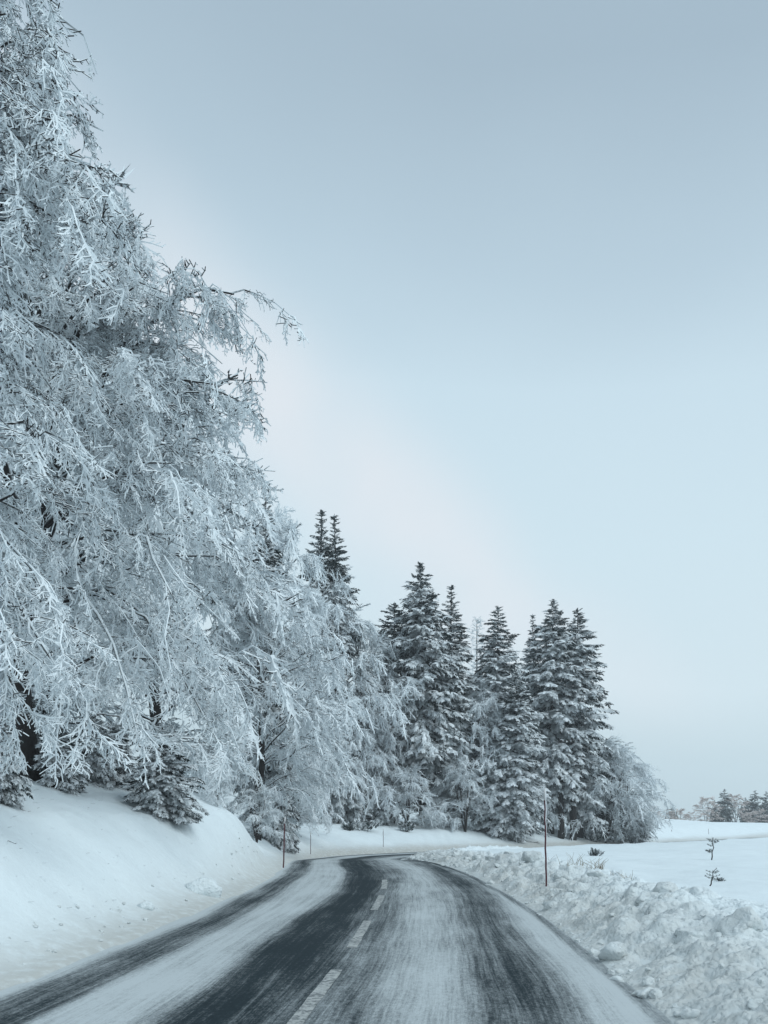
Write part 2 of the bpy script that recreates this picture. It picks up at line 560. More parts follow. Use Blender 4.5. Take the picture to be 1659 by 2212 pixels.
b.inputs['Specular IOR Level'].default_value = 0.10
bump(n, l, b, covf, 0.25, 0.015)

us = np.linspace(-HALF - 0.05, HALF + 0.05, 31)
keep = PATH[:, 1] < 215
pp, rr, al = PATH[keep], RGT[keep], ALONG[keep]
crown_z = 0.03 * (1 - (us / HALF) ** 2)
RV = np.stack([pp[:, None, 0] + rr[:, None, 0] * us, pp[:, None, 1] + rr[:, None, 1] * us, pp[:, None, 2] + crown_z[None] + 0.0 * us], -1)
nr, nu = len(pp), len(us)
ii = np.arange(nr - 1)[:, None] * nu; jj = np.arange(nu - 1)[None]
rf = np.stack([ii + jj, ii + jj + 1, ii + nu + jj + 1, ii + nu + jj], -1).reshape(-1, 4)
road = link('road', mesh_from('road', RV.reshape(-1, 3), rf, m_road, True,
                              {'across': np.tile(us, nr), 'along': np.repeat(al, nu), 'edge': (us[None] - toe(pp[:, 1])[:, None]).ravel()}))
tag(road, kind='structure')


def on_road(along, u, dz=0.0):
    i = np.interp(along, ALONG, np.arange(len(ALONG)))
    p = np.array([np.interp(i, np.arange(len(ALONG)), PATH[:, k]) for k in range(3)])
    r = np.array([np.interp(i, np.arange(len(ALONG)), RGT[:, k]) for k in range(2)])
    return (p[0] + r[0] * u, p[1] + r[1] * u, p[2] + 0.03 * (1 - (u / HALF) ** 2) + dz)


# worn centre line dashes
m_dash, n, l, b = new_mat('worn white road paint')
g = n.new('ShaderNodeNewGeometry')
w1 = noise_node(n, l, 14, 5, 0.7, g.outputs['Position'])
l.new(mixc(n, l, maprange(n, l, w1.outputs['Fac'], 0.36, 0.60), (0.12, 0.135, 0.14), (0.44, 0.45, 0.44)), b.inputs['Base Color'])
b.inputs['Roughness'].default_value = 0.7
a0 = float(np.interp(7.05, PATH[:, 1], ALONG))
for k in range(-3, 4):
    st = a0 + 4.62 * k
    ts = np.linspace(st, st + 2.95, 9)
    rng = np.random.RandomState(k + 50)
    V = []
    for t in ts:
        w = 0.078 + 0.004 * rng.randn()
        V += [on_road(t, -w, 0.005), on_road(t, w, 0.005)]
    F = [[2 * i, 2 * i + 1, 2 * i + 3, 2 * i + 2] for i in range(8)]
    link('lane_dash', mesh_from('lane_dash', np.array(V), np.array(F), m_dash), road)

# ------------------------------------------------------------------ ploughed snow bank along the right edge
brow = []
yv = 2.0
while yv < 64:
    brow.append(yv); yv += max(0.042, 0.0032 * yv)
brow = np.array(brow)
b_al = np.interp(brow, PATH[:, 1], ALONG)
bd = np.linspace(-0.12, 4.2, 100)
prof = np.interp(bd, [-0.12, 0, .25, .6, 1.1, 1.7, 2.3, 3.0, 3.7, 4.2], [-.10, .0, .09, .20, .40, .56, .50, .32, .10, -.25])
pi = np.interp(b_al, ALONG, np.arange(len(ALONG)))
pb = np.stack([np.interp(pi, np.arange(len(ALONG)), PATH[:, k]) for k in range(3)], 1)
rb = np.stack([np.interp(pi, np.arange(len(ALONG)), RGT[:, k]) for k in range(2)], 1)
u_b = toe(brow)[:, None] + bd[None]
BX = pb[:, None, 0] + rb[:, None, 0] * u_b
BY = pb[:, None, 1] + rb[:, None, 1] * u_b
hb = 0.9 + 0.35 * vnoise(BX * 0.25, BY * 0.3) * 2
hb = hb * np.interp(brow, [0, 25, 34, 44, 64], [1.0, .95, .75, .65, .8])[:, None]
ground_b = height(BX, BY).reshape(BX.shape)
BZ = pb[:, None, 2] + 0.01 + prof[None] * hb
gd = np.clip((bd - 0.6) / 2.6, 0, 1)[None]
BZ = np.maximum(BZ, BZ * (1 - gd) + (ground_b + prof[None] * hb * 0.55 - 0.02) * gd)
BZ = np.where(bd[None] > 3.0, BZ * (1 - smooth(3.0, 4.2, bd))[None] + (ground_b - 0.12) * smooth(3.0, 4.2, bd)[None], BZ)
edge = smooth(0.05, 0.5, bd)[None] * (1 - smooth(3.2, 4.1, bd))[None]
lump = np.zeros_like(BX)
rng = np.random.RandomState(5)
WY = brow[:, None] + 0.10 * fbm(BX * 5, BY * 5, 3) + 0 * BX
WD = bd[None] + 0.10 * fbm(BX * 5 + 40, BY * 5 + 9, 3)
for _ in range(7000):
    cy = 2 + 60 * rng.rand() ** 1.6
    cd = 0.05 + 3.7 * rng.rand()
    r = min(0.05 * (1 - rng.rand()) ** -0.72, 0.30)
    r = max(r, 0.0040 * cy)
    i0, i1 = np.searchsorted(brow, [cy - r * 1.05 - .15, cy + r * 1.05 + .15])
    j0, j1 = np.searchsorted(bd, [cd - r - .15, cd + r + .15])
    if i1 <= i0 or j1 <= j0: continue
    ca, sa, asp = math.cos(rng.rand() * 3.1), math.sin(rng.rand() * 3.1), rng.uniform(.8, 1.9)
    e1 = (WY[i0:i1, j0:j1] - cy); e2 = (WD[i0:i1, j0:j1] - cd)
    q = 1 - ((e1 * ca + e2 * sa) ** 2 + (e2 * ca - e1 * sa) ** 2 * asp) / (r * r)
    tilt = 1 + rng.uniform(-.3, .3) * e1 / r + rng.uniform(-.3, .3) * e2 / r
    lump[i0:i1, j0:j1] = np.maximum(lump[i0:i1, j0:j1], np.maximum(q, 0) ** .62 * r * rng.uniform(.35, .9) * tilt)
BZ = BZ + edge * (lump * 0.85 - 0.04 + 0.14 * fbm(BX * 1.8, BY * 1.8, 3) + 0.10 * fbm(BX * 8, BY * 8, 4))
ni, nj = BX.shape
ii = np.arange(ni - 1)[:, None] * nj; jj = np.arange(nj - 1)[None]
bf = np.stack([ii + jj, ii + jj + 1, ii + nj + jj + 1, ii + nj + jj], -1).reshape(-1, 4)
bdirt = (0.50 * (1 - smooth(0.5, 2.7, bd)) + 0.14)[None] * np.ones_like(BX) + 0.25 * vnoise(BX * 0.8, BY * 0.8)
bdirt = bdirt * (1 - smooth(2.8, 3.6, bd))[None]
bank = link('snow_bank', mesh_from('snow_bank', np.stack([BX, BY, BZ], -1).reshape(-1, 3), bf, M_BANK, True,
                                   {'dirt': np.clip(bdirt, 0, 1).ravel()}))
tag(bank, kind='structure')


def bank_z(x, y):
    d = (BX - x) ** 2 + (BY - y) ** 2
    return float(BZ.ravel()[np.argmin(d)])


# lumps thrown up by the plough: pieces of the bank
def chunk_mesh(seed):
    import bmesh
    bm = bmesh.new()
    bmesh.ops.create_icosphere(bm, subdivisions=3, radius=1.0)
    rg = np.random.RandomState(seed)
    planes = rg.randn(12, 3); planes /= np.linalg.norm(planes, axis=1)[:, None]
    cut = rg.uniform(.5, .9, 12)
    P = np.array([v.co[:] for v in bm.verts])
    for q, c in zip(planes, cut):
        e = np.maximum(P @ q - c, 0)
        P = P - e[:, None] * q * 0.92
    nrm = P / np.linalg.norm(P, axis=1)[:, None]
    wob = fbm(P[:, 0] * 2.2 + seed * 7, P[:, 1] * 2.2 + P[:, 2] * 1.7, 4) + .5 * fbm(P[:, 2] * 5 + 3, P[:, 0] * 5 - P[:, 1] * 4 + seed, 3)
    P = P + nrm * (0.42 * wob)[:, None]
    for v, p in zip(bm.verts, P): v.co = p
    me = bpy.data.meshes.new('snow_chunk')
    for f in bm.faces: f.smooth = True
    bm.to_mesh(me); bm.free()
    a = me.attributes.new('dirt', 'FLOAT', 'POINT')
    a.data.foreach_set('value', np.full(len(me.vertices), 0.45, np.float32))
    me.materials.append(M_BANK)
    return me


CH = [chunk_mesh(s) for s in range(6)]
rng = np.random.RandomState(9)
# (column px, row px, distance Y, radius) of the big lumps, then smaller ones strewn along
big = [(1150, 24.5, .42), (1440, 13.3, .40), (1400, 13.2, .26), (1245, 21.5, .30), (1215, 19.8, .24), (1290, 18.6, .26),
       (1190, 16.0, .22), (1325, 10.7, .30), (1500, 10.6, .36), (1600, 10.2, .34), (1330, 9.55, .16), (1420, 8.5, .12),
       (890, 40.5, .42), (905, 39.6, .34), (870, 41.0, .25), (1030, 31.0, .24), (1060, 29.0, .30), (1100, 27.5, .26), (985, 34.0, .28)]
for px, Y, r in big:
    x = sx(px, Y); r *= .85
    o = link('snow_chunk', CH[rng.randint(6)], bank, (x, Y, bank_z(x, Y) + r * 0.05))
    o.scale = (r, r * rng.uniform(.7, 1.1), r * rng.uniform(.55, .85))
    o.rotation_euler = (rng.uniform(-.4, .4), rng.uniform(-.4, .4), rng.uniform(0, 6.3))
for _ in range(150):
    Y = 7.5 + 32 * rng.rand() ** 1.5
    u = float(toe(Y)) + (rng.rand() ** 1.6) * 2.6 - 0.05
    al_ = float(np.interp(Y, PATH[:, 1], ALONG))
    x, y, _z = on_road(al_, u)
    r = 0.03 * (1 - rng.rand()) ** -0.6
    r = min(max(r, 0.0025 * Y), 0.14)
    o = link('snow_chunk', CH[rng.randint(6)], bank, (x, y, bank_z(x, y) + r * 0.02))
    o.scale = (r, r * rng.uniform(.7, 1.2), r * rng.uniform(.55, .9))
    o.rotation_euler = (rng.uniform(-.5, .5), rng.uniform(-.5, .5), rng.uniform(0, 6.3))

# crumbs scattered along the left shoulder
rng = np.random.RandomState(77)
for _ in range(70):
    Y = 8.5 + 20 * rng.rand() ** 1.3
    x, y, _z = on_road(float(np.interp(Y, PATH[:, 1], ALONG)), -(HALF + .25 + 1.0 * rng.rand()))
    r = rng.uniform(.018, .05)
    o = link('snow_chunk', CH[rng.randint(6)], ground, (x, y, gz(x, y) + r * .2))
    o.scale = (r, r * rng.uniform(.7, 1.2), r * rng.uniform(.55, .9))
    o.rotation_euler = (rng.uniform(-.5, .5), rng.uniform(-.5, .5), rng.uniform(0, 6.3))

# ------------------------------------------------------------------ frosted deciduous trees
def cone(G, p, q, r):
    """three-sided pointed twig"""
    d = q - p; d = d / (np.linalg.norm(d) + 1e-9)
    a = np.cross(d, [0.2, 0.3, 0.93]); a /= np.linalg.norm(a) + 1e-9
    b_ = np.cross(d, a)
    V = [p + r * a, p + r * (-.5 * a + .866 * b_), p + r * (-.5 * a - .866 * b_), q]
    G.add(V, [[0, 1, 3], [1, 2, 3], [2, 0, 3]])


def spray_template(seed, rk=1.0, fine=True):
    """one branchlet about a metre long with side twigs"""
    rg = np.random.RandomState(seed)
    G = Geo()
    nm = 5 if fine else 3
    xs = np.linspace(0, 1, nm)
    main = np.stack([xs, 0.10 * np.cumsum(rg.randn(nm)) * xs, -rg.uniform(.05, .35) * xs ** 2 + 0.03 * rg.randn(nm)], 1)
    G.tube(main, np.linspace(.014, .008, nm) * rk, 3, cap=False)
    npair = 13 if fine else 10
    for i in range(npair):
        x = min(0.06 + 0.92 * i / npair + 0.04 * rg.randn(), .98)
        p = np.array([np.interp(x, xs, main[:, k]) for k in range(3)])
        side = 1 if i % 2 else -1
        L = 0.50 * (1 - 0.60 * x) * rg.uniform(.45, 1.25)
        a = rg.uniform(.35, 1.05) * side
        d = np.array([math.cos(a), math.sin(a), rg.uniform(-.75, .40)])
        d /= np.linalg.norm(d)
        bendv = np.array([rg.uniform(0, .2), 0, rg.uniform(-.35, .12)]) * L
        q = np.stack([p, p + d * L * .55, p + d * L + bendv])
        if fine:
            G.tube(q[:2], np.array([.0105, .0095]) * rk, 3, cap=False)
            G.tube(q[1:], np.array([.0095, .0075]) * rk, 3, cap=False)
        else:
            cone(G, q[0], q[2], .0115 * rk)
        for kk in range(3 if fine else 2):
            t = rg.uniform(.15, .95)
            p2 = q[0] + (q[1] - q[0]) * min(1, t / .55) if t < .55 else q[1] + (q[2] - q[1]) * (t - .55) / .45
            a2 = a + rg.choice([-1, 1]) * rg.uniform(.4, 1.1)
            d2 = np.array([math.cos(a2), math.sin(a2), rg.uniform(-.75, .45)])
            e2 = p2 + d2 * max(L, .16) * rg.uniform(.22, .5)
            if fine: G.tube(np.stack([p2, e2]), np.array([.0085, .0075]) * rk, 3, cap=False)
            else: cone(G, p2, e2, .0095 * rk)
    return G.arrays()


T_FINE = [spray_template(s, 1.6, True) for s in range(10)]
T_MID = [spray_template(20 + s, 2.7, False) for s in range(6)]
T_BUSH = [spray_template(40 + s, 2.0, False) for s in range(5)]


def make_beech(seed, H, env, limbs, tmpl, per_sec=3.2, secs=8, spr=1.0, az_pref=None, az_w=0.0, trunk_r=0.28, trunk_top=0.8,
               extra=(), droop=1.0, zmin=0.1, stems=1, back=0.0, at=None):
    """trunk+limbs geometry and crown geometry, base at the origin. env = [(height, reach), ...]"""
    rg = np.random.RandomState(seed)
    TG, CG, LG = Geo(), Geo(), Geo()
    ez = np.array([e[0] for e in env]); er = np.array([e[1] for e in env])
    n = 9
    stem_paths = []
    for sdx in range(stems):
        tz = np.linspace(-0.3, H * trunk_top, n)
        off = np.cumsum(rg.randn(n, 2) * 0.018 * H / n ** .5, axis=0)
        off -= off[0]
        lean = rg.randn(2) * (0.0 if stems == 1 else 0.16)
        tp = np.stack([off[:, 0] + lean[0] * tz, off[:, 1] + lean[1] * tz, tz], 1)
        TG.tube(tp, trunk_r * np.linspace(1.0, 0.28, n) * (1 if stems == 1 else .6), 8)
        stem_paths.append(tp)
    P, D, S = [], [], []

    def branch_sprays(path, t0, cnt, w_down, size):
        for t in np.sort(rg.uniform(t0, 1.0, cnt)):
            f = t * (len(path) - 1); i = min(int(f), len(path) - 2)
            p = path[i] + (path[i + 1] - path[i]) * (f - i)
            d = path[i + 1] - path[i]; d = d / (np.linalg.norm(d) + 1e-9)
            side = np.array([-d[1], d[0], 0]) * rg.uniform(-1, 1)
            P.append(p); D.append(d * 0.75 + side * 0.75 + np.array([0, 0, -w_down * rg.uniform(.05, 1.0)]) + 0.15 * rg.randn(3))
            S.append(size * rg.uniform(.5, 1.25))

    def do_limb(p0, p2, arch, r0, nsec):
        R = np.linalg.norm((p2 - p0)[:2])
        p1 = p0 + (p2 - p0) * 0.5
        p1[2] = max(p0[2], p2[2]) + arch * R
        path = bez(p0, p1, p2, np.linspace(0, 1, 9))
        path[1:-1] += rg.randn(7, 3) * 0.022 * R
        LG.tube(path, r0 * np.linspace(1, .22, 9), 5, cap=False)
        dl = path[-1] - path[-2]; dl /= np.linalg.norm(dl)
        for k in range(nsec):
            t = 0.22 + 0.78 * (k + rg.rand()) / nsec
            f = t * 8; i = min(int(f), 7)
            p = path[i] + (path[i + 1] - path[i]) * (f - i)
            d = path[i + 1] - path[i]; d = d / (np.linalg.norm(d) + 1e-9)
            a = rg.choice([-1, 1]) * rg.uniform(.35, 1.25) * (1.15 - .6 * t)
            dh = np.array([d[0] * math.cos(a) - d[1] * math.sin(a), d[0] * math.sin(a) + d[1] * math.cos(a), d[2] * .6 + rg.uniform(-.25, .35)])
            L = (0.34 * R * (1.15 - .75 * t) + 0.05 * H) * rg.uniform(.6, 1.2)
            e = p + dh * L; e[2] -= droop * 0.42 * L * rg.uniform(.4, 1.3)
            e[2] = max(e[2], zmin)
            c = p + dh * L * .5 + np.array([0, 0, .08 * L])
            sp = bez(p, c, e, np.linspace(0, 1, 5))
            sp[1:] += rg.randn(4, 3) * 0.035 * L
            CG.tube(sp, np.linspace(.020, .011, 5) * (1 + 0.01 * H), 3, cap=False)
            branch_sprays(sp, .12, max(1, int(per_sec + rg.rand())), 1.35 * droop, spr)
        branch_sprays(path, .55, 4, 0.5 * droop, spr * .9)

    for k in range(limbs):
        zt = H * (0.10 + 0.90 * ((k + rg.rand()) / limbs) ** 0.9)
        R = float(np.interp(zt, ez, er)) * (1.02 if rg.rand() < .62 else rg.uniform(.45, .95))
        if az_pref is not None and rg.rand() < az_w:
            az = az_pref + rg.randn() * 0.85
        else:
            az = rg.uniform(0, 2 * math.pi)
        R *= 1 + 0.13 * math.sin(az * 3 + zt * 0.8 + seed) + 0.08 * rg.randn()
        tp = stem_paths[k % stems]
        z0 = min(zt * rg.uniform(.55, .92) + 0.04 * H, H * trunk_top * .98)
        p0 = np.array([np.interp(z0, tp[:, 2], tp[:, 0]), np.interp(z0, tp[:, 2], tp[:, 1]), z0])
        p2 = np.array([math.cos(az) * R, math.sin(az) * R, zt])
        do_limb(p0, p2, rg.uniform(.02, .22) * droop, 0.26 * trunk_r * rg.uniform(.7, 1.2), secs)
    for (p0, p2, arch, r0, nsec) in extra:
        do_limb(np.array(p0, float), np.array(p2, float), arch, r0, nsec)
    P, D, S = np.array(P), np.array(D), np.array(S)
    ok = P[:, 2] > zmin
    if at is not None:      # thin out what lies well outside the view to the left
        ok &= ~((P[:, 0] + at[0] < -0.488 * (P[:, 1] + at[1]) - 0.9) & (rg.rand(len(P)) < .82))
    if back > 0: ok &= ~(((P[:, 1] > 2.5) | (P[:, 0] < -2.5)) & (rg.rand(len(P)) < back))
    P, D, S = P[ok], D[ok], S[ok]
    which = rg.randint(len(tmpl), size=len(P))
    roll = rg.randn(len(P)) * 0.7
    for w in range(len(tmpl)):
        q = which == w
        if q.any(): scatter(CG, tmpl[w], P[q], D[q], roll[q], S[q])
    return TG, LG, CG


def plant_tree(name, parts, loc, label, cat, group=None, rotz=0.0, scale=1.0):
    """parts: list of (part name, mesh)"""
    e = bpy.data.objects.new(name, None)
    COL.objects.link(e)
    e.empty_display_size = 0.3
    e.location = loc; e.rotation_euler = (0, 0, rotz); e.scale = (scale,) * 3 if isinstance(scale, (int, float)) else scale
    for pn, me in parts:
        c = link(pn, me, e)
        if pn in ('snow_load', 'limbs'): c['kind'] = 'stuff'
    tag(e, label, cat, group)
    return e


def beech_meshes(twig=None, **k):
    TG, LG, CG = make_beech(**k)
    return [('trunk', TG.mesh('trunk', M_BARK, True)), ('limbs', LG.mesh('limbs', M_LIMB, True)), ('crown', CG.mesh('crown', twig or M_TWIG))]


# nearest tree at the left edge
x, y = -9.6, 13.5
z = gz(x, y)
T1 = lambda px, py, Y: (sx(px, Y) - x, Y - y, sz(py, Y) - z)
ex = [((0.2, 0, 3.6), T1(60, 1560, 12.5), .3, .08, 9), ((0.2, 0, 3.8), T1(190, 1570, 13.5), .3, .08, 9), ((0.1, 0, 4.5), T1(20, 1400, 12.0), .25, .08, 9),
      ((0.1, 0, 4.2), T1(-40, 1580, 12.5), .3, .08, 9), ((0.1, 0, 5.0), T1(130, 1350, 12.6), .25, .08, 9)]
ex += [((0, 0, 9.5 + .35 * q), T1(px_, py_, Y_), .06, .07, 9) for q, (px_, py_, Y_) in enumerate(
    [(190, 480, 13.2), (95, 330, 12.8), (80, 230, 13.4), (20, 150, 12.6), (55, 80, 13.4), (10, 30, 13.0), (40, -60, 13.6), (120, 420, 12.4), (-10, 260, 12.2), (-50, 90, 12.4), (60, 300, 14.2), (150, 430, 14.0), (30, 380, 12.0)])]
near_a = beech_meshes(seed=3, H=18.5, env=[(0, 3.0), (3, 4.0), (6, 4.0), (9, 3.5), (11, 2.8), (13.5, 2.2), (16, 1.6), (18.5, 0.8)], limbs=62, tmpl=T_FINE,
                      per_sec=4.8, secs=9, spr=.72, back=.85, at=(x, y), az_pref=-0.3, az_w=.75, trunk_r=.32, droop=1.1, zmin=.35, extra=ex)
plant_tree('frosted_beech', near_a, (x, y, z), 'towering frost-covered tree at the left edge, cut off by the top of the photo', 'tree', 'frosted trees on the left bank')
# big tree whose bough reaches out over the road
x, y = -9.4, 21.0
z = gz(x, y)
T2 = lambda px, py, Y: (sx(px, Y) - x, Y - y, sz(py, Y) - z)
ex = [((0.3, 0, 9.0), T2(505, 635, 19.4), .16, .12, 15), ((0.2, 0, 8.6), T2(455, 640, 19.2), .10, .10, 12), ((0.2, 0, 8.0), T2(465, 830, 19.4), .10, .10, 11),
      ((0.2, 0, 6.5), T2(500, 1000, 20), .12, .10, 12), ((0.2, 0, 5.5), T2(500, 1220, 20.5), .16, .09, 11), ((0.1, 0, 4.5), T2(480, 1450, 20), .2, .09, 10),
      ((0.1, 0, 9.5), T2(290, 620, 18.6), .08, .09, 9), ((0.1, 0, 4.5), T2(470, 1600, 19), .25, .08, 9), ((0.1, 0, 4.5), T2(300, 1600, 16.5), .25, .08, 9),
      ((0.1, 0, 5.5), T2(380, 1300, 16.0), .2, .09, 10), ((0.1, 0, 6.5), T2(370, 1000, 16.5), .15, .09, 10), ((0.1, 0, 7.5), T2(300, 780, 16.5), .12, .09, 10)]
near_b = beech_meshes(seed=8, H=16.0, env=[(0, 3.6), (3, 4.6), (7, 5.0), (10, 4.5), (12.5, 3.4), (14.5, 2.2), (16, 1.0)], limbs=46, tmpl=T_FINE,
                      per_sec=4.1, secs=9, spr=.84, back=.88, at=(x, y), az_pref=-0.7, az_w=.6, trunk_r=.34, droop=1.1, zmin=.4, extra=ex)
plant_tree('frosted_beech', near_b, (x, y, z), 'large frosted tree with a long bough arching out over the road', 'tree', 'frosted trees on the left bank')

# medium frosted trees: three shapes reused
MEDS = [beech_meshes(seed=30 + i, H=12.0, env=e_, limbs=40, tmpl=T_MID, per_sec=3.3, secs=7, spr=1.0, trunk_r=.2, droop=1.0, zmin=.25)
        for i, e_ in enumerate(([(0, 2.6), (2, 3.6), (5, 4.2), (8, 3.4), (10.5, 2.0), (12, .6)],
                                [(0, 2.2), (2, 2.9), (4, 3.3), (7, 3.0), (10, 1.9), (12, .6)],
                                [(0, 2.8), (2, 3.9), (5, 4.0), (8, 3.6), (10, 2.6), (12, 1.0)]))]
mids = [  # kind, px, Y, top row px, turn, width factor, label
    (2, -60, 29, 150, 0.4, 1.0, 'tall frosted tree behind the leftmost tree, its crown filling the gaps of sky'),
    (0, 120, 33, 560, 1.4, 1.0, 'frosted tree half hidden behind the overhanging bough tree'),
    (1, 330, 40, 760, 2.2, 1.0, 'frosted tree deep in the wood behind the big overhanging tree'),
    (2, 585, 60, 1105, 0.2, .75, 'frosted tree with a fan-shaped top left of the twin spruces'),
    (0, 555, 43, 1235, 3.6, 1.0, 'broad grey frosted tree beside the end of the left snow bank'),
    (2, 640, 73, 1260, 1.0, .72, 'grey frosted tree just left of and below the twin spruces'),
    (2, 712, 80, 1255, 5.0, .8, 'frosted tree standing below the twin spruces, above the bend'),
    (1, 775, 82, 1315, 2.9, .95, 'frosted tree between the bend and the tall dark spruces'),
    (1, 615, 56, 1500, 4.2, 1.1, 'low frosted tree drooping over the slope by the left marker pole'),
    (0, 735, 78, 1520, 2.7, .95, 'lower frosted tree directly above the bend'),
    (1, 805, 80, 1560, 5.6, 1.0, 'low frosted tree left of the bush by the bare trunk'),
    (1, 1035, 84, 1480, .9, .9, 'slim frosted tree between the tallest spruce and the middle spruce'),
    (2, 1318, 98, 1610, 1.1, .8, 'frosted tree behind the two round bushes at the right end of the wood'),
    (1, 1150, 90, 1560, 3.3, .9, 'frosted tree behind the top of the tall marker pole'),
]
for kind, px, Y, top, turn, wf, lab in mids:
    xx = sx(px, Y); zz = gz(xx, Y)
    h = sz(top, Y) - zz
    plant_tree('frosted_beech', MEDS[kind], (xx, Y, zz), lab, 'tree', 'frosted trees along the wood edge', turn, (h / 12 * wf, h / 12 * wf, h / 12))

BUSH = [beech_meshes(seed=60 + i, H=5.0, env=[(0, 1.8), (1, 2.4), (2.5, 2.5), (4, 1.7), (5, .6)], limbs=30, tmpl=T_BUSH, per_sec=2.6, secs=6, spr=.75,
                     trunk_r=.11, droop=.55, zmin=.12, stems=4) for i in range(2)]
for kind, px, Y, top, turn, wf, lab in [
        (0, 880, 78, 1655, 0, 1.1, 'frosted bush left of the bare spruce trunk'),
        (1, 1005, 80, 1640, 2, 1.0, 'frosted bush right of the bare spruce trunk'),
        (0, 675, 75, 1690, 4, 1.1, 'frosted bush on the slope above the bend'),
        (1, 555, 38, 1700, 1, 1.0, 'frosted bush at the foot of the slope behind the left snow bank'),
        (1, 1130, 86, 1690, 3, 1.1, 'frosted bush behind the tall right marker pole'),
        (1, 1308, 93, 1600, 5.2, .9, 'big round frosted bush at the right end of the wood, left of two'),
        (0, 1346, 95, 1628, 1.2, .9, 'big round frosted bush at the right end of the wood, right of two'),
        (0, 470, 27, 1660, 5, .8, 'frosted bush on top of the left snow bank')]:
    xx = sx(px, Y); zz = gz(xx, Y); h = sz(top, Y) - zz
    plant_tree('frosted_bush', BUSH[kind], (xx, Y, zz - .05), lab, 'bush', 'frosted bushes at the wood edge', turn, (h / 5 * wf, h / 5 * wf, h / 5))

# ------------------------------------------------------------------ spruces
def frond_template(seed, pairs=6, wide=0.075):
    rg = np.random.RandomState(seed)
    V, F = [], []

    def kite(p, d, L, w, sag):
        d = d / np.linalg.norm(d)
        s = np.cross([0, 0, 1.0], d); s /= np.linalg.norm(s) + 1e-9
        tip = p + d * L + np.array([0, 0, -sag * L])
        m = p + d * L * .5 + np.array([0, 0, -sag * L * .25])
        i = len(V)
        V.extend([p, m + s * w - np.array([0, 0, .8 * w]), tip, m - s * w - np.array([0, 0, .8 * w])])
        F.extend([[i, i + 2, i + 1], [i, i + 3, i + 2]])
    for i in range(pairs):
        x = 0.05 + 0.85 * i / pairs
        for sd in (-1, 1):
            a = sd * rg.uniform(.6, 1.05)
            kite(np.array([x, 0, -.12 * x * x]), np.array([math.cos(a), math.sin(a), rg.uniform(-.5, .1)]),
                 0.44 * (1 - .5 * x) * rg.uniform(.75, 1.2), wide * rg.uniform(.8, 1.2), rg.uniform(.2, .75))
    kite(np.array([.0, 0, 0.0]), np.array([1, 0, -.12]), 1.0, wide * .8, .12)
    kite(np.array([.7, 0, -.07]), np.array([1, rg.uniform(-.2, .2), -.2]), .42, wide, .3)
    return np.array(V), np.array(F), np.zeros((0, 4), int)


FRONDS = [frond_template(s) for s in range(5)]
_pad = Geo()
_ph = np.linspace(0, 2 * math.pi, 7)[:-1]
_pv = [(0.0, 0, .16)] + [(math.cos(a) * .62, math.sin(a) * .34, .07) for a in _ph] + [(math.cos(a + .5) * 1.0, math.sin(a + .5) * .55, -.10) for a in _ph]
_pf3 = [[0, 1 + i, 1 + (i + 1) % 6] for i in range(6)] + [[1 + i, 7 + i, 1 + (i + 1) % 6] for i in range(6)] + [[1 + (i + 1) % 6, 7 + i, 7 + (i + 1) % 6] for i in range(6)]
PAD = (np.array(_pv) * .5, np.array(_pf3), np.zeros((0, 4), int))


